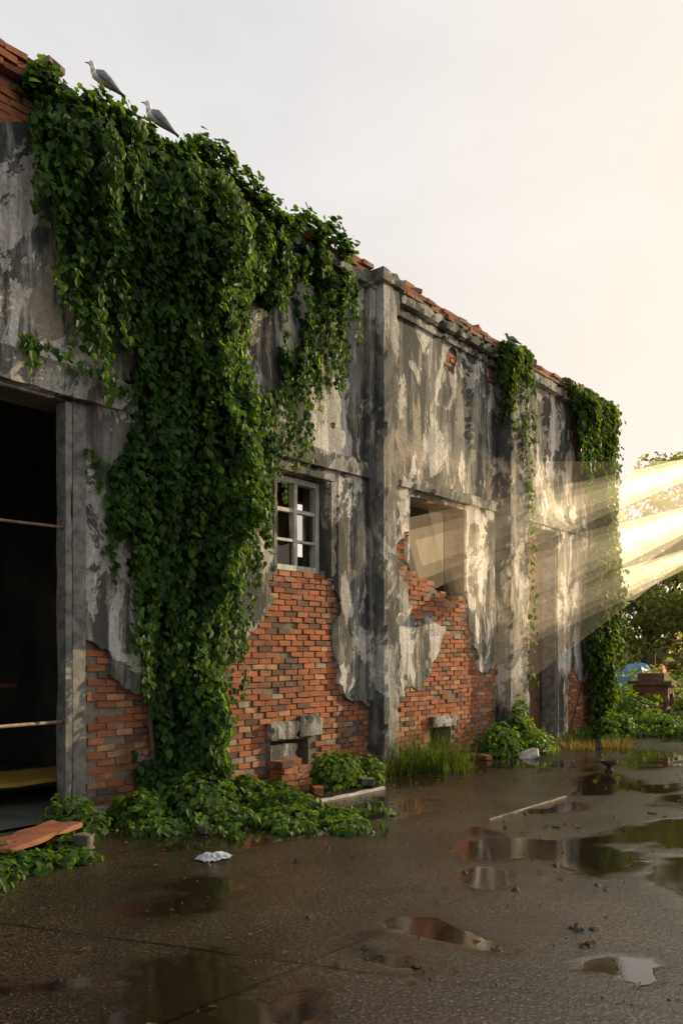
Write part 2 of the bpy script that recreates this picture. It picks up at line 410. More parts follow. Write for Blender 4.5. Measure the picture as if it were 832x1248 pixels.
bar('window_rail',ya+.07,yb-.07,zt-.07,zt,.018);bar('window_sill',ya+.07,yb-.07,zb_,zb_+.07,.03)
bar('window_mullion',7.61,7.67,zb_+.07,zt-.07,.012)
bar('window_transom',ya+.07,7.61,3.42,3.47);bar('window_transom_b',7.67,yb-.07,3.42,3.47)
bar('glazing_bar',ya+.07,7.61,3.05,3.085);bar('glazing_bar_b',7.67,yb-.07,3.05,3.085)
m,nt=newmat('dusty_glass'); g=N(nt,'ShaderNodeBsdfGlossy',{'Color':(.8,.82,.8,1),'Roughness':.12});t=N(nt,'ShaderNodeBsdfTransparent',{'Color':(.7,.72,.68,1)})
fr=N(nt,'ShaderNodeFresnel',{'IOR':1.6});s=N(nt,'ShaderNodeMixShader',{0:fr.outputs[0],1:t.outputs[0],2:g.outputs[0]});o=N(nt,'ShaderNodeOutputMaterial');nt.links.new(s.outputs[0],o.inputs[0])
mk('window_pane',[(-.165,7.67,3.085),(-.165,8.01,3.085),(-.165,8.01,3.42),(-.165,7.67,3.42)],[[0,1,2,3]],m,B)
mk('window_pane_b',[(-.165,7.25,2.75),(-.165,7.61,2.75),(-.165,7.61,3.05),(-.165,7.4,2.98),(-.165,7.25,3.05)],[[0,1,2,3,4]],m,B)
def quad(nm,vs,mat): return mk(nm,vs,[[0,1,2,3]],mat,B)
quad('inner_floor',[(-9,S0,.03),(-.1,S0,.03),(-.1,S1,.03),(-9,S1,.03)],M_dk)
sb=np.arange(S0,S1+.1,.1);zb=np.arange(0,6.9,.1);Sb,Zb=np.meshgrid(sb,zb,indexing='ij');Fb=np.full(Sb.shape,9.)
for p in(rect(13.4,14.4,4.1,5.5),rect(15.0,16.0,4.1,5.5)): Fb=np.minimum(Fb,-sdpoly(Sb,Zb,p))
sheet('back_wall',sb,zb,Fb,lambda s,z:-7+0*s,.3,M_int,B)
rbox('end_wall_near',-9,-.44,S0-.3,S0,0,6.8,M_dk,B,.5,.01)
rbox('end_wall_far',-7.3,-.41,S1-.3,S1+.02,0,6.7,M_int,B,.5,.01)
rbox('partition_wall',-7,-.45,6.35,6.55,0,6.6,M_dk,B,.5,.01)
rbox('added_wall',-3.6,-.45,13.05,13.25,0,6.43,M_int,B,.3,.01)  # added inside to darken the view through the broken opening
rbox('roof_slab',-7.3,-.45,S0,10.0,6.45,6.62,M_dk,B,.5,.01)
rbox('roof_slab_b',-7.3,-.45,11.6,S1-.3,6.45,6.62,M_dk,B,.5,.01)  # roof extended here to darken the interior; gap left for skylight
rbox('floor_glint',-1.9,-1.0,3.4,5.4,.25,.30,simple('floor_glint_mat',(.30,.2,.03),(.42,.3,.05),5),B,.2,.02)  # yellow slab put in to paint the lit glint on the floor
for i_ in range(4): rbox('storage_rack_%d'%i_,-3.2,-3.1,2.5+i_*.9,2.58+i_*.9,.03,2.6,M_dwood,B,.4,.006)
rbox('rack_shelf',-3.35,-2.9,2.4,5.4,1.2,1.26,M_dwood,B,.3,.01)

def brickpile(name,cx,cy,layout):
    global BV,BF,BC
    BV=[];BF=[];BC=[]
    for(x,y,z,r) in layout: brick(cx+x,cy+y,z,.11,.225,.07,rz=r,jit=.006,tone=.7)
    mk(name,BV,BF,M_brick,None,BC)
lay=[]
for r in range(5):
    for i in range(2):
        for j in range(2):
            if r==4 and (i+j)==2: continue
            lay.append((i*.12-.06,j*.235-.11+(r%2)*.04,.04+r*.078,random.uniform(-.08,.08)))
lay+= [(.28,.2,.04,.9),(.2,-.42,.04,.3)]
brickpile('fallen_brick_stack',.36,7.0,lay)
brickpile('brick_rubble',.4,10.9,[(0,0,.04,.4),(.15,.3,.04,1.2),(-.1,.35,.04,.1),(.1,-.3,.04,.7)])

# ================================================= IVY
k_=.962
main=[(4.0,7.0),(3.86,6.5),(4.1,6.3),(4.42,5.9),(4.62,5.34),(4.8,4.9),(5.0,4.5),(5.15,4.1),(5.2,3.26),(5.38,2.44),(5.5,1.4),(5.4,.6),(5.0,-.1),
      (6.75,-.1),(6.5,.3),(6.3,1.04),(6.4,1.98),(6.6,2.75),(6.8,3.35),(7.15,4.0),(7.35,4.6),(7.5,4.95),(7.95,5.2),(8.1,5.75),(8.5,6.3),(8.75,6.6),(8.6,6.85),(7.2,6.95),(5.5,7.1)]
main=[(a*k_,1.6+(b-1.6)*k_) for a,b in main]
def Tm(s,z):
    sd=sdpoly(s,z,main)+fbm(s*2.5,z*1.2,51,5)*.8
    sd=np.where(z>6.3,np.minimum(sd,(7.0-.045*(s-4)-z)+fbm(s*3,s*0,5,3)*.3),sd)
    for(gs,gz,gr) in((6.8,5.3,.40),(7.2,5.6,.30),(6.6,4.7,.22),(7.65,6.1,.16),(4.95,5.0,.16)):
        sd=np.minimum(sd,np.hypot((s-gs)/1.,(z-gz)/1.3)-gr+fbm(s*4,z*4,5,3)*.3)
    col=np.exp(-((s-5.75)/.40)**2)*.48*np.clip(z/.8+.3,0,1)
    col2=np.exp(-((s-4.6)/.35)**2)*.16*(z>4)
    t=np.minimum(.08+sd*.75,.20+col+col2)
    str_=fbm(s*3.6,z*.65,61,3)*.8+fbm(s*8,z*3.,62,3)*.5
    return t*(1+str_*2.4),sd,str_
n=150000
s_=rng.uniform(3.6,8.8,n);z_=rng.uniform(0,7.15,n)
T,sd,str_=Tm(s_,z_)
kp=(sd>0)&(rng.random(n)<np.clip(.45+str_*2.8,.04,1))
s_,z_,T,str_=s_[kp][:34000],z_[kp][:34000],np.maximum(T[kp][:34000],.04),str_[kp][:34000]
n=len(s_);e=.06
gs=(Tm(s_+e,z_)[0]-Tm(s_-e,z_)[0])/(2*e);gz=(Tm(s_,z_+e)[0]-Tm(s_,z_-e)[0])/(2*e)
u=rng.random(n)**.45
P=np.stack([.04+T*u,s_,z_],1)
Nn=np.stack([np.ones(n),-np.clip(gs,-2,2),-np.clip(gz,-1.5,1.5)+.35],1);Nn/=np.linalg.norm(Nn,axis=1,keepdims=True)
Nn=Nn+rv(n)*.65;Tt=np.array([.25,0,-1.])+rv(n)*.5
kk=np.clip(.10+.4*rng.random(n)+str_*1.3,0,1)*(u**1.5)  # depth shade painted in: inner leaves and clump hollows take darker greens
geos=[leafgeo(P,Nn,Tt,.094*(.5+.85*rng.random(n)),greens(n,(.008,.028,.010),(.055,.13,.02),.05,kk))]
cnt=0
while cnt<200:
    s=rng.uniform(3.9,8.5);z=rng.uniform(1.2,6.85);t0,d0,_=Tm(np.array([s]),np.array([z]))
    if d0[0]<.02: continue
    L=rng.uniform(.5,1.9);p=[];ss=s
    for q in range(6):
        zz=z-L*q/5
        if zz<.15: break
        tq,dq,_=Tm(np.array([ss]),np.array([zz]))
        if dq[0]<-.05 and rng.random()<.8: break
        p.append((.07+max(float(tq[0]),.05)*1.0+.06,ss,zz));ss+=rng.normal()*.03
    hiq=(.13,.25,.03) if s>5.6 else (.06,.135,.022)  # far-side strands take brighter yellow-green as painted sunlight
    cnt+=1
    if len(p)>2: geos.append(strand(p,.082,72,.034,(.02,.055,.014),hiq))
for i in range(95):
    s=rng.uniform(3.9,8.4)
    zz=np.arange(6.7,.6,-.05);T1,d1,_=Tm(np.full(zz.shape,s),zz)
    ok=np.where(d1>0.02)[0]
    if len(ok)==0: continue
    z0=zz[ok[-1]];
    if z0<1: continue
    L=rng.uniform(.3,1.3);x0=.1+rng.random()*.25;p=[(x0,s,z0+.3)]
    for q in range(4): p.append((x0+.02*q,s+rng.normal()*.04,z0-L*(q+1)/4))
    geos.append(strand(p,.076,55,.03))
paths=[[(.2,3.75,4.42),(.2,4.1,4.36),(.22,4.5,4.26),(.2,4.95,4.2)],[(.2,3.85,4.4),(.22,3.88,4.1)],
 [(.1,4.55,3.6),(.1,4.62,3.3),(.12,4.75,3.0),(.15,5.1,2.85)],[(.1,4.5,4.5),(.1,4.45,5.0),(.12,4.3,5.8)],[(.1,4.75,2.9),(.1,4.78,2.3)],
 [(.12,6.9,3.8),(.12,6.8,3.2),(.12,6.75,2.6)],[(.15,8.4,6.7),(.15,8.5,6.2)],[(.15,4.15,6.2),(.15,4.2,5.3),(.14,4.25,4.8)]]
for p in paths: geos.append(strand(p,.085,60,.045))
n=5200;s_=rng.uniform(3.8,8.3,n);tt=7.03-.045*(s_-4)+.34*fbm(s_*2.4,s_*0,9,4)*2
P=np.stack([rng.uniform(-.35,.36,n),s_,tt+rng.normal(size=n)*.06-.05],1)
geos.append(leafgeo(P,np.array([.6,.2,.9])+rv(n)*.7,np.array([.4,0,-.6])+rv(n)*.7,.096*(.55+.75*rng.random(n)),greens(n,(.016,.045,.012),(.065,.14,.025))))
ivy=empty('ivy_vine')
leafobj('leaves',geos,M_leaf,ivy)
parts=[]
for i in range(14):
    s=5.55+rng.normal()*.16;p=[];x=.06
    for z in np.linspace(0,6.2,14):
        p.append((x+.05*rng.random(),s+rng.normal()*.03,z));s+=rng.normal()*.07+(z>3)*(i-6)*.03
    parts.append(tube(p,[.032-.0019*j for j in range(14)],6))
V,F_=joinlists(parts);mk('stems',V,F_,M_bark,ivy,smooth=True)

def ivy_patch(name,poly,n,thick,size=.12,extra=()):
    xs=[p[0] for p in poly];ys=[p[1] for p in poly]
    s=rng.uniform(min(xs)-.2,max(xs)+.2,n*3);z=rng.uniform(min(ys)-.1,max(ys)+.1,n*3)
    sd=sdpoly(s,z,poly)+fbm(s*3,z*2,71,4)*.4;k=sd>0;s=s[k][:n];z=z[k][:n];sd=sd[k][:n];m_=len(s)
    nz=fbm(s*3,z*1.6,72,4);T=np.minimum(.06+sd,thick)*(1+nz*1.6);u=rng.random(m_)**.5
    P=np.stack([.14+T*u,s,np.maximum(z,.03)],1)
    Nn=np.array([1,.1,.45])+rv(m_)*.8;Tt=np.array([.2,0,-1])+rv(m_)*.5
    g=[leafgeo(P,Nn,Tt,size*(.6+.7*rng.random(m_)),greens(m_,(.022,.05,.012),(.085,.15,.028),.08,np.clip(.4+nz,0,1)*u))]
    g+=list(extra);e_=empty(name);leafobj('leaves',g,M_leaf,e_)
    mtube('stem',[(.16,(xs[0]+xs[1])/2,.0),(.17,sum(xs)/len(xs),1.5),(.2,sum(xs)/len(xs),max(ys)-.3)],[.03,.025,.015],M_bark,e_)
    return e_
ex=[strand([(.36,13.18,6.9),(.36,13.22,5.5),(.34,13.15,4.6),(.35,13.25,3.2),(.34,13.2,1.6),(.34,13.25,1.0)],.10,36,.05),
    strand([(.36,13.05,6.9),(.36,12.95,5.5),(.35,12.9,5.0)],.10,45,.05),
    strand([(.36,12.6,6.9),(.36,12.55,5.9),(.35,12.6,5.3)],.10,45,.05)]
ivy_patch('ivy_vine',[(12.35,7.0),(12.3,6.0),(12.45,5.5),(12.7,6.0),(13.0,6.3),(13.3,6.4),(13.3,7.1)],1500,.22,.11,ex)
ex=[]
for i in range(12):
    y=rng.uniform(15.3,16.4);ex.append(strand([(.3,y,6.4),(.3,y+.05,5.7-rng.random()*.9)],.11,50,.05))
n=5200;z=rng.uniform(.05,6.9,n);y=16.75+rng.normal(size=n)*.2
w=.12+.22*np.exp(-((z-2.6)/1.3)**2)+np.abs(fbm(z*1.5,y*2,12,4))*.5+.1*(z>5.8)
P=np.stack([.16+w*rng.random(n),y+.1,z],1)
ex.append(leafgeo(P,np.array([1,.1,.4])+rv(n)*.8,np.array([.2,0,-1])+rv(n)*.5,.115*(.6+.7*rng.random(n)),greens(n,(.022,.05,.012),(.085,.15,.028),.1)))
ivy_patch('ivy_vine',[(14.9,6.95),(15.2,6.5),(15.6,6.1),(16.0,5.7),(16.25,4.4),(16.3,3.9),(15.95,3.6),(15.9,1.6),(16.1,.6),(16.1,0),(17,0),(17,7)],5200,.3,.115,ex)

# ================================================= GROUND
def axis(lo,hi,st,far): 
    a=np.arange(lo,hi+st/2,st);o=[lo-4,lo-15,lo-50,lo-far];p=[hi+4,hi+15,hi+50,hi+far];return np.array(sorted(o)+list(a)+p)
gx=axis(-.6,10,.07,400);gy=axis(-1,21,.07,400)
GX,GY=np.meshgrid(gx,gy,indexing='ij')
wx_=GX+fbm(GX*1.3,GY*1.3,91,4)*1.1;wy_=GY+fbm(GX*1.3,GY*1.3,92,4)*1.4
wet=fbm(GX*1.1,GY*.8,81,5)*1.7-.08+np.clip((GY-7)*.015,0,.06)+np.clip((GX-3.5)*.03,0,.05)
for(x,y,rx,ry) in((3.96,5.33,.24,.36),(4.25,3.93,.33,.36),(3.3,8.1,.3,.5),(2.9,9.9,.35,.7),(5.1,6.6,.55,.8),(4.35,2.75,.3,.35),(1.5,11.4,.3,.7),(5.5,5.0,.35,.4),(2.6,13.2,.7,1.3),(3.3,6.3,.14,.2),(5.3,3.9,.3,.3),(4.6,9.5,.6,.9)):
    d=np.hypot((wx_-x)/rx,(wy_-y)/ry);wet=np.maximum(wet,(1.2-d)*.4)
wet=np.clip(wet+.4,0,1)
gz=fbm(GX*.7,GY*.7,85,3)*.012*((GX>-1)&(GX<10.5)&(GY<21)&(GY>-1.5))
soil=np.clip((GY-19.2+fbm(GX*.8,GY*.8,86,4)*2.5)*1.2,0,1);soil=np.maximum(soil,np.clip((-GX-.6)*2,0,1)*(GY>17));soil=np.maximum(soil,np.clip((.35-GX+fbm(GX*3,GY*1.5,88,4)*.6)*4,0,1)*.8)
V=np.stack([GX,GY,gz],-1).reshape(-1,3);nx,ny=GX.shape
i,j=np.meshgrid(np.arange(nx-1),np.arange(ny-1),indexing='ij');a=(i*ny+j).ravel()
F_=np.stack([a,a+ny,a+ny+1,a+1],1)
m,nt=newmat('wet_concrete_yard');v=objc(nt)
at=N(nt,'ShaderNodeAttribute',attribute_name='Col').outputs['Color'];sp=N(nt,'ShaderNodeSeparateColor',{0:at})
nb=noise(nt,v,1.1,6,.65,.3);nf=noise(nt,v,48,3,.75);nm=noise(nt,v,7,5,.72,.2);nc=noise(nt,v,20,4,.75)
w=mth(nt,'ADD',sp.outputs[0],mth(nt,'MULTIPLY',mth(nt,'SUBTRACT',nm,.5),.55))
pud=mapr(nt,w,.50,.585)
damp=mapr(nt,w,.2,.48)
col=mix(nt,mapr(nt,nb,.38,.62),(.020,.015,.011),(.064,.046,.031))
col=mix(nt,mapr(nt,nc,.40,.56,.6,0),col,(.012,.009,.007))
col=mix(nt,mapr(nt,nf,.38,.52,.75,0),col,(.008,.006,.005))
col=mix(nt,mapr(nt,nf,.56,.66,0,.6),col,(.20,.15,.105))
col=mix(nt,mth(nt,'MULTIPLY',damp,.5),col,(.018,.013,.009))
col=mix(nt,mth(nt,'MULTIPLY',pud,.85),col,(.014,.009,.006))
sx=N(nt,'ShaderNodeSeparateXYZ',{0:v});dn=mth(nt,'MULTIPLY',mth(nt,'SUBTRACT',noise(nt,v,2.5,4,.7),.5),.10)
def line(sock,pos,wd,other=None,slope=0.):
    q=mth(nt,'ADD',mth(nt,'SUBTRACT',sock,pos),dn)
    if other is not None: q=mth(nt,'ADD',q,mth(nt,'MULTIPLY',other,slope))
    return mapr(nt,mth(nt,'ABSOLUTE',q),wd*.4,wd,1,0)
jf=line(sx.outputs[0],4.12,.014)
for p in(1.35,7.6): jf=mth(nt,'MAXIMUM',jf,line(sx.outputs[0],p,.016))
for p in(1.6,5.95,9.3,13.5): jf=mth(nt,'MAXIMUM',jf,line(sx.outputs[1],p,.022,sx.outputs[0],-.38))
jf=mth(nt,'MULTIPLY',jf,mapr(nt,nb,.36,.5,.35,1))
col=mix(nt,mth(nt,'MULTIPLY',jf,.9),col,(.005,.004,.003))
grass=mix(nt,nm,(.03,.035,.012),(.085,.07,.03));col=mix(nt,sp.outputs[1],col,grass)
ro=mapr(nt,nc,.35,.65,.07,.20);ro=mth(nt,'MULTIPLY',ro,mapr(nt,pud,0,1,1.,.15));ro2=mth(nt,'ADD',ro,mth(nt,'MULTIPLY',mth(nt,'SUBTRACT',1.,damp),.05));ro3=mth(nt,'ADD',ro2,mth(nt,'MULTIPLY',sp.outputs[1],.5))
h=mth(nt,'ADD',mth(nt,'MULTIPLY',nf,.7),mth(nt,'MULTIPLY',nc,1.0));h=mth(nt,'MULTIPLY',h,mapr(nt,sp.outputs[0],.42,.56,1,.03))
finish(nt,col,ro3,h,.6,.013,.9)
mk('ground',V,F_,m,None,np.stack([wet.ravel(),soil.ravel(),0*wet.ravel()],1),smooth=True)

GV=[];GF=[]
for q in range(2600):
    x=rng.uniform(.3,7.5);y=rng.uniform(1.5,16)
    if rng.random()<.45: x=rng.exponential(.5)+.15;y=rng.uniform(4,18)
    r=rng.uniform(.004,.014)*(2.6 if rng.random()<.06 else 1);o=len(GV);a0=rng.random()*6
    for k in range(5): t=a0+k*1.257;GV.append((x+r*math.cos(t)*rng.uniform(.7,1.4),y+r*math.sin(t)*rng.uniform(.7,1.4),-.004))
    GV.append((x,y,r*rng.uniform(.5,1.1)))
    for k in range(5): GF.append([o+k,o+(k+1)%5,o+5])
mk('gravel_debris',GV,GF,M_dark)
n=420;P=np.stack([rng.uniform(.4,7,n),rng.uniform(2,16,n),np.full(n,.012)],1)
P[:160,0]=.4+rng.exponential(.7,160)
leafobj('fallen_leaves',[leafgeo(P,np.array([0,0,1.])+rv(n)*.25,rv(n),.05*(.5+rng.random(n)),greens(n,(.05,.03,.012),(.12,.08,.03),0))],M_leaf)

# ================================================= LOW PLANTS
g=[]
for(x,y,r,h,n) in((.45,4.85,.33,.32,1000),(.55,5.5,.45,.45,1900),(1.15,5.35,.3,.16,600),(1.5,5.75,.34,.14,650),(1.1,6.2,.38,.22,850),(2.05,6.0,.25,.08,300),(1.75,6.25,.22,.10,300),(.45,6.2,.32,.34,700),(2.3,5.75,.14,.06,110),(.9,4.7,.3,.12,350),(1.8,5.55,.25,.08,250),(.4,6.7,.25,.2,350)):
    g.append(mound(x,y,0,r,r,h,n,.072,(.014,.04,.011),(.07,.14,.025)))
for p in([(1.2,5.4,.1),(1.7,5.5,.05),(2.2,5.6,.04),(2.6,5.9,.03)],[(1.3,6.2,.1),(1.8,6.5,.05),(2.2,6.7,.03)],[(1,5,.1),(1.5,4.9,.05),(1.8,5.0,.03)]):
    g.append(strand(p,.075,60,.05))
leafobj('ground_ivy',g,M_leaf)
g=[mound(x,y,0,r,r,h,n,.065,(.014,.04,.011),(.065,.13,.025)) for(x,y,r,h,n) in((.75,3.1,.35,.22,600),(1.2,3.25,.28,.14,350),(.5,4.1,.3,.4,500),(1.35,2.8,.3,.2,350),(.9,3.7,.2,.12,220),(1.3,3.6,.2,.1,160))]
leafobj('ground_ivy',g,M_leaf)
def grass(name,tufts):
    V=[];F_=[];K=[]
    for(cx,cy,r,h,n,dry) in tufts:
        for q in range(n):
            a=rng.random()*6.283;rr=r*.45*math.sqrt(rng.random());x=cx+rr*math.cos(a);y=cy+rr*math.sin(a)
            hh=h*rng.uniform(.3,1.);ln=rng.uniform(.1,1.1)*hh;b=a+rng.normal()*.8;w_=rng.uniform(.004,.009);o=len(V)
            px,py=-math.sin(b)*w_,math.cos(b)*w_
            for t in(0,.4,.75,1):
                X=x+math.cos(b)*ln*t*t;Y=y+math.sin(b)*ln*t*t;Zz=hh*(t-.3*t*t*(ln/hh));ww=1-t*.9
                V+=[(X-px*ww,Y-py*ww,Zz),(X+px*ww,Y+py*ww,Zz)]
            for t in range(3): F_.append([o+2*t,o+2*t+1,o+2*t+3,o+2*t+2])
            c=(np.array([.045,.10,.018])*(1-dry)+np.array([.15,.12,.04])*dry)*rng.uniform(.35,1.2);K+=[c]*8
    return mk(name,V,F_,M_leaf,None,np.array(K))
grass('grass_tuft',[(.45,9.6,.9,.8,380,.1),(.6,10.1,.8,.6,260,.15),(.4,9.0,.6,.5,160,.1),(.9,9.7,.6,.3,120,.1)])
grass('dry_grass',[(1.0,13.6,.7,.22,240,.8),(1.5,14.2,.6,.18,160,.7),(1.2,15.,.7,.2,150,.6)])
grass('grass_edge',[(rng.uniform(.1,.5),y,.4,rng.uniform(.12,.4),45,rng.random()*.5) for y in np.arange(6.6,16.5,.33)]+[(rng.uniform(-.5,6),rng.uniform(16.8,20),.7,rng.uniform(.3,.7),80,rng.random()*.4) for _ in range(60)])
leafobj('broadleaf_weed',[mound(.45,7.75,0,.35,.42,.42,900,.08),mound(.5,8.3,0,.25,.3,.32,450,.08)],M_leaf)
leafobj('broadleaf_weed',[mound(.45,11.9,0,.35,.5,.5,800,.09),mound(.35,12.7,0,.3,.45,.85,900,.09),mound(.7,12.6,0,.35,.4,.3,500,.08),mound(.4,13.4,0,.3,.3,.3,350,.08)],M_leaf)
leafobj('broadleaf_weed',[mound(.7,16.2,0,.5,.6,.5,900,.1),mound(1.2,17.2,0,.6,.7,.5,900,.1),mound(.4,17.6,0,.6,.6,.9,900,.1)],M_leaf)
g=[]
for q in range(80):
    x=rng.uniform(-6,14) if q<45 else rng.uniform(-4,4);y=rng.uniform(19.8,28) if q<45 else rng.uniform(19.2,23);r=rng.uniform(.5,1.2)
    g.append(mound(x,y,0,r,r,r*rng.uniform(.6,1.3)*(1.3 if x<3 else .9),430,.13,(.045,.085,.018),(.17,.26,.05)))
leafobj('shrub_thicket',g,M_leaf)

# ================================================= TREES
def tree(name,x,y,h,cr,nl,ls,seed,lo=(.05,.07,.025),hi=(.14,.17,.05)):  # pale olive leaf colours stand in for distance haze
    r=np.random.default_rng(seed);e_=empty(name);parts=[];ends=[]
    tp=[(x,y,0),(x+.1,y,h*.2),(x-.1,y+.1,h*.42),(x,y,h*.6)];parts.append(tube(tp,[h*.03,h*.024,h*.018,h*.01],9))
    for b in range(13):
        a=b*2.4+r.random();z0=h*r.uniform(.22,.58);L=cr*r.uniform(.6,1.1);ez=z0+h*r.uniform(.1,.42)
        p=[(x,y,z0),(x+math.cos(a)*L*.4,y+math.sin(a)*L*.4,z0+(ez-z0)*.5),(x+math.cos(a)*L*.8,y+math.sin(a)*L*.8,ez*.97)]
        parts.append(tube(p,[h*.010,h*.007,h*.0025],6));ends.append(p[2]);ends.append(tuple((np.array(p[1])+np.array(p[2]))/2+np.array([0,0,h*.05])))
    ends.append((x,y,h*.85));ends.append((x+cr*.2,y,h*.92))
    V,F_=joinlists(parts);mk('trunk',V,F_,M_bark,e_,smooth=True)
    g=[]
    for en in ends:
        for sub in range(5):
            c=np.array(en)+r.normal(size=3)*cr*.2;m_=nl//(len(ends)*5);d=rv(m_)
            P=c+d*(rng.random(m_)**.5)[:,None]*cr*np.array([.22,.22,.13]);t=np.clip(.5+d[:,2]*.4+r.normal(size=m_)*.2,0,1)
            g.append(leafgeo(P,d+rv(m_)*.8,rv(m_)+np.array([0,0,-.3]),ls*(.6+.8*rng.random(m_)),greens(m_,lo,hi,.05,t)))
    leafobj('crown',g,M_far,e_)
tree('broadleaf_tree',-4.6,33.,8.9,3.8,10000,.19,1)
tree('broadleaf_tree',-9.5,37,9.2,3.4,5000,.24,2)
tree('broadleaf_tree',1.0,37.,8.2,3.4,7000,.22,3)
tree('broadleaf_tree',-2.6,27.,4.4,2.4,7000,.14,4)
tree('broadleaf_tree',7,46.,8.5,3.6,5000,.25,5)
g=[]
for q in range(110):
    a=rng.uniform(-1.3,1.5);d=rng.uniform(58,85);x=math.sin(a)*d;y=math.cos(a)*d;r=rng.uniform(3,6)
    g.append(mound(x,y,0,r,r,rng.uniform(4,7.5),200,.75,(.09,.10,.06),(.2,.2,.12)))  # still paler leaves, far haze put into the colour
leafobj('distant_tree_line',g,M_far)

# ================================================= SMALL OBJECTS
rbox('fallen_terracotta_board',-.16,.16,-.42,.42,0,.045,M_terra,None,.1,.006,.015,rot=.35,loc=(.85,3.5,.13),rx=.05)
rbox('concrete_block',-.07,.07,-.07,.07,0,.13,M_con,None,.05,.01,.03,rot=.5,loc=(1.02,3.85,0))
rbox('concrete_block',-.1,.1,-.08,.08,0,.12,M_con,None,.05,.01,.03,rot=.2,loc=(.8,3.2,0))
rbox('pale_edging_strip',1.02,1.06,6.65,7.95,-.01,.03,M_white,None,.08,.004,.01)
rbox('pale_edging_strip',2.95,2.975,7.1,8.85,-.01,.008,M_strip,None,.1,.003,.006)
rbox('broken_plaster_slab',-.16,.16,-.2,.2,0,.05,M_white,None,.08,.008,.03,rot=.4,loc=(.95,11.9,.02),rx=.25,ry=-.35)
rbox('broken_plaster_slab',-.1,.1,-.14,.14,0,.04,M_white,None,.08,.008,.03,rot=-.4,loc=(.9,12.6,.01),ry=-.3)
rbox('rubble_stone',-.08,.08,-.1,.1,0,.09,M_con,None,.05,.015,.04,rot=.7,loc=(.75,8.0,0))
rbox('rubble_stone',-.06,.06,-.06,.06,0,.07,M_con,None,.04,.015,.03,rot=.2,loc=(1.3,4.9,0))
V=[];F_=[];nb_=14
for i in range(nb_):
    for j in range(nb_):
        u_,w_=i/(nb_-1)-.5,j/(nb_-1)-.5;rr=max(0,1-(u_*u_+w_*w_)*4.4)
        V.append((2.05+u_*.22*(1+.3*random.random()),4.35+w_*.30*(1+.2*random.random()),.006+.05*rr*random.uniform(.3,1)))
for i in range(nb_-1):
    for j in range(nb_-1):
        u_,w_=i/(nb_-2)-.5,j/(nb_-2)-.5
        if u_*u_+w_*w_<.25: q=i*nb_+j;F_.append([q,q+nb_,q+nb_+1,q+1])
mk('plastic_bag',V,F_,M_plastic)
def lathe(prof,c,n=20):
    V=[];F_=[]
    for r,z in prof:
        for k in range(n): t=k*2*math.pi/n;V.append((c[0]+r*math.cos(t),c[1]+r*math.sin(t),c[2]+z))
    for i in range(len(prof)-1):
        for k in range(n): a=i*n+k;b=i*n+(k+1)%n;F_.append([a,b,b+n,a+n])
    return V,F_
V,F_=lathe([(0,0),(.06,0),(.055,.03),(.03,.05),(.035,.07),(.10,.12),(.125,.16),(.115,.16),(.09,.125),(0,.09)],(2.57,11.1,0));mk('metal_bowl',V,F_,M_dark,smooth=True)
for q,(x,y,r) in enumerate(((5.0,4.6,.05),(5.35,2.75,.035),(4.6,3.5,.02),(3.6,7.2,.03),(4.1,8.4,.05),(5.1,4.4,.03))):
    parts=[]
    for t in range(4):
        cx,cy=x+rng.normal()*r*.8,y+rng.normal()*r*.8;rr=r*rng.uniform(.3,.7)
        parts.append(lathe([(0,-.005),(rr,0),(rr*.9,rr*.3),(rr*.45,rr*.6),(0,rr*.65)],(cx,cy,0),7))
    V,F_=joinlists(parts);V=[(a+random.uniform(-.25,.25)*r,b+random.uniform(-.25,.25)*r,c) for a,b,c in V];mk('mud_clod',V,F_,M_dark)
bn=empty('old_wooden_table');bx,by=.45,19.0;bz=.1
def bp(nm,*a): rbox(nm,bx+a[0],bx+a[1],by+a[2],by+a[3],bz+a[4],bz+a[5],M_dwood,bn,.15,.006,.02)
bp('top',-.5,.5,-.3,.3,.85,.95);bp('apron',-.4,.4,-.22,.22,.65,.845);bp('shelf',-.36,.36,-.18,.18,.3,.38);bp('upper_box',-.3,.3,-.17,.17,.955,1.12)
for i_,(sx_,sy_) in enumerate(((-1,-1),(1,-1),(-1,1),(1,1))): mtube('leg_%d'%(i_+1),[(bx+sx_*.34,by+sy_*.16,-.02),(bx+sx_*.3,by+sy_*.16,.35),(bx+sx_*.36,by+sy_*.18,.6),(bx+sx_*.34,by+sy_*.16,.80)],[.05,.035,.07,.05],M_dwood,bn)
def heap(name,cx,cy,r,h,mat,z0=0):
    V=[];F_=[];n=20
    for i in range(n):
        for j in range(n):
            u_,w_=i/(n-1)*2-1,j/(n-1)*2-1;d=max(0,1-max(abs(u_),abs(w_))**3);V.append((cx+u_*r,cy+w_*r,z0+h*d**.5*(.8+.3*float(vn(u_*2+cx,w_*2+cy,4)))-.02))
    for i in range(n-1):
        for j in range(n-1): q=i*n+j;F_.append([q,q+n,q+n+1,q+1])
    mk(name,V,F_,mat)
heap('blue_tarpaulin',-1.6,23.2,.6,1.5,M_blue);heap('orange_tarpaulin',-.7,22.8,.25,1.35,M_orange)

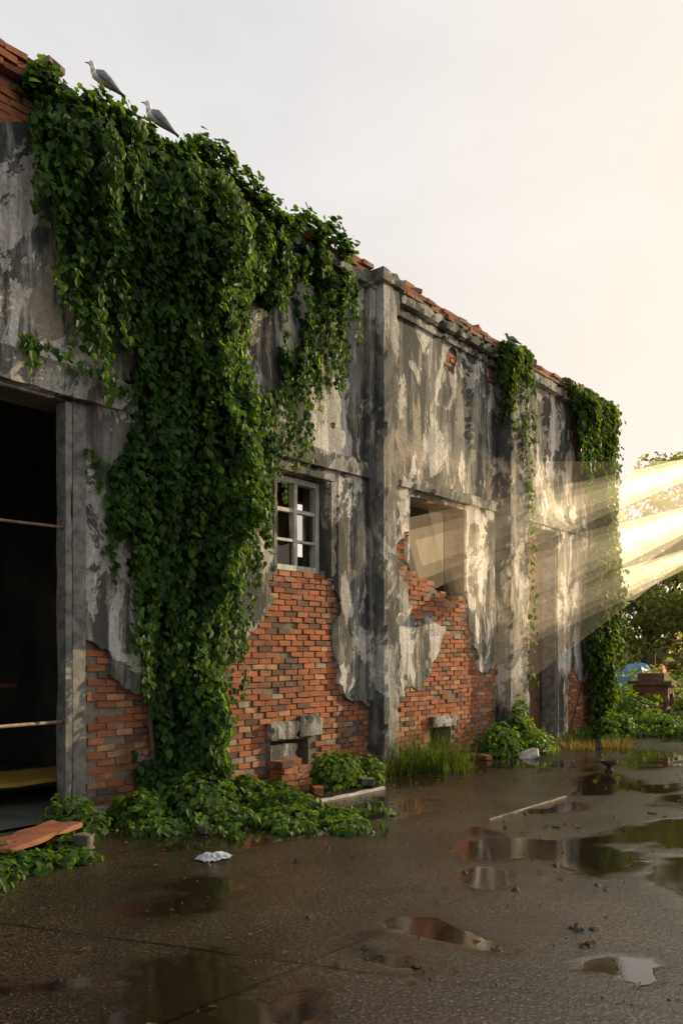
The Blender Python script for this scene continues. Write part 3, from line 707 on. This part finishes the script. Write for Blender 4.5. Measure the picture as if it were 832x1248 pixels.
def bird(name,loc,rot,scale,body,wing,head,standing=True,spread=False):
    e_=empty(name)
    V,F_=tube([(0,.20,-.045),(0,.14,-.02),(0,.07,.0),(0,0,.012),(0,-.06,.022),(0,-.095,.05)],[(.008,.004),(.025,.016),(.047,.04),(.058,.054),(.045,.05),(.022,.024)],12);mk('body',V,F_,body,e_,smooth=True)
    V,F_=tube([(0,-.07,.03),(0,-.092,.062),(0,-.10,.085),(0,-.112,.102),(0,-.132,.102),(0,-.147,.096)],[.036,.03,.027,.031,.026,.010],12);mk('head',V,F_,head,e_,smooth=True)
    V,F_=tube([(0,-.142,.097),(0,-.165,.094),(0,-.182,.086)],[.009,.007,.002],6);mk('beak',V,F_,M_beak,e_)
    parts=[tube([(sx*.026,-.126,.108),(sx*.030,-.126,.108)],[.005,.004],6) for sx in(-1,1)];V,F_=joinlists(parts);mk('eyes',V,F_,M_dark,e_)
    parts=[]
    for sx in(-1,1):
        if spread: parts.append(tube([(sx*.03,-.02,.04),(sx*.14,-.05,.11),(sx*.25,0,.13),(sx*.36,.07,.09)],[(.02,.05),(.012,.06),(.008,.045),(.003,.01)],8))
        else: parts.append(tube([(sx*.035,-.055,.03),(sx*.052,0,.022),(sx*.042,.08,.0),(sx*.02,.17,-.035),(sx*.008,.235,-.06)],[(.012,.025),(.016,.045),(.014,.036),(.008,.018),(.003,.005)],8))
    V,F_=joinlists(parts);mk('wings',V,F_,wing,e_,smooth=True)
    V,F_=tube([(0,.15,-.028),(0,.26,-.068)],[(.02,.006),(.03,.004)],8);mk('tail',V,F_,wing if not spread else body,e_)
    if standing:
        parts=[]
        for sx in(-1,1):
            parts.append(tube([(sx*.02,.0,-.03),(sx*.02,.012,-.075),(sx*.02,.0,-.125)],[.008,.004,.004],6))
            for tx in(-.02,0,.02): parts.append(tube([(sx*.02,0,-.125),(sx*.02+tx,-.035,-.128)],[.004,.002],5))
        V,F_=joinlists(parts);mk('legs',V,F_,M_beak,e_)
    e_.location=loc;e_.rotation_euler=rot;e_.scale=(scale,)*3;return e_
bird('seagull',(.3,4.5,7.05),(R(-14),0,R(-30)),.95,M_fw,M_fg,M_fw)
bird('seagull',(.32,5.12,6.98),(R(-18),0,R(-35)),1.0,M_fw,M_fg,M_fw)
bird('pigeon',(.1,12.9,7.13),(0,0,R(-30)),.8,M_fg,M_fg,M_fg)
bird('flying_crow',(1.9,14.0,2.4),(0,R(25),R(60)),.6,M_dark,M_dark,M_dark,False,True)

# ================================================= LIGHT
L=bpy.data.lights.new('sun','SUN');L.energy=5.;L.angle=R(.5);L.color=(1,.76,.44)
lo=bpy.data.objects.new('sun',L);C.objects.link(lo);lo.rotation_euler=sd_.to_track_quat('Z','Y').to_euler();lo.location=(10,40,20)
W=bpy.data.worlds.new('World');bpy.context.scene.world=W;W.use_nodes=True;nt=W.node_tree;nt.nodes.clear()
sky=N(nt,'ShaderNodeTexSky',sky_type='NISHITA');sky.sun_disc=False;sky.sun_elevation=el;sky.sun_rotation=az;sky.dust_density=2.
tc=N(nt,'ShaderNodeTexCoord').outputs['Generated'];sz=N(nt,'ShaderNodeSeparateXYZ',{0:tc})
veil=mix(nt,mapr(nt,sz.outputs[2],0.,.6),(8.8,7.7,6.4),(7.2,7.05,7.1))
cl=noise(nt,mapping(nt,tc,(1,1,2.6)),1.6,5,.55,.4)
veil=mix(nt,mapr(nt,cl,.42,.68,0,.9),veil,(8.6,8.35,8.3))
dt=N(nt,'ShaderNodeVectorMath',{0:tc,1:tuple(sd_)},operation='DOT_PRODUCT').outputs['Value']
veil=mix(nt,mapr(nt,dt,.5,1.,0,.95),veil,(10.8,9.6,7.8))
colr=mix(nt,.93,sky.outputs[0],veil)
bg=N(nt,'ShaderNodeBackground',{'Color':colr,'Strength':.111});ow=N(nt,'ShaderNodeOutputWorld');nt.links.new(bg.outputs[0],ow.inputs[0])

# sunbeams imitated by self-emitting mist shafts standing in the yard in front of the far bays, aligned with the sun;
# spindle shaped so that they thin out towards both ends
def glow_mat(name,st_):
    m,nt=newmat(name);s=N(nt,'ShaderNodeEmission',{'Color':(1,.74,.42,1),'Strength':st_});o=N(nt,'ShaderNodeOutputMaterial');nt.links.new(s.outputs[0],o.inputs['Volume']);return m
MV=glow_mat('glow_shafts',.033);ME=glow_mat('thin_glow',.020)
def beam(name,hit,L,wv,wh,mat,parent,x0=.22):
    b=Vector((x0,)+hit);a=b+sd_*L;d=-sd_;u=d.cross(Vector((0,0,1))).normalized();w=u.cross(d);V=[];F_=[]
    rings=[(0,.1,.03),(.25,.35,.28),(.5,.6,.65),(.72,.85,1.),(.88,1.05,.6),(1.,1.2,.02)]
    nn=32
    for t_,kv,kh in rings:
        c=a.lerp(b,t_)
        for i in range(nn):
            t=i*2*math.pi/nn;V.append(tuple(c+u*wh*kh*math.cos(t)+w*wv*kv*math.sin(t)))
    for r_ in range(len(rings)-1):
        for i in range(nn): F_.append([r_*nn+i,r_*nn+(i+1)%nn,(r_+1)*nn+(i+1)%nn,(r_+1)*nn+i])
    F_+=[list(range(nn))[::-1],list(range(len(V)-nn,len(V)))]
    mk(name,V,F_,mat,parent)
SM=empty('glow_shafts')
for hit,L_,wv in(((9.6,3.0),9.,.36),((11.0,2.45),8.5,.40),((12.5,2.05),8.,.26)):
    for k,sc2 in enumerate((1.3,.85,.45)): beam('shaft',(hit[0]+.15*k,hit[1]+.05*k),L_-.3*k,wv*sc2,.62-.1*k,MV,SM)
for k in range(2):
    beam('thin_glow',(10.6+.7*k,2.6+.24*k),9.5-1.2*k,1.7-.5*k,.7-.15*k,ME,SM,.3)

# ================================================= CAMERA
cam=bpy.data.cameras.new('camera');co=bpy.data.objects.new('camera',cam);C.objects.link(co)
co.location=(7,0,1.6);co.rotation_euler=(R(90),0,R(39.8));cam.lens=28.85;cam.sensor_width=36;cam.shift_y=.141;cam.clip_end=2000;cam.clip_start=.05
sc_=bpy.context.scene;sc_.camera=co;sc_.view_settings.view_transform='Standard';sc_.view_settings.look='None';sc_.view_settings.exposure=0
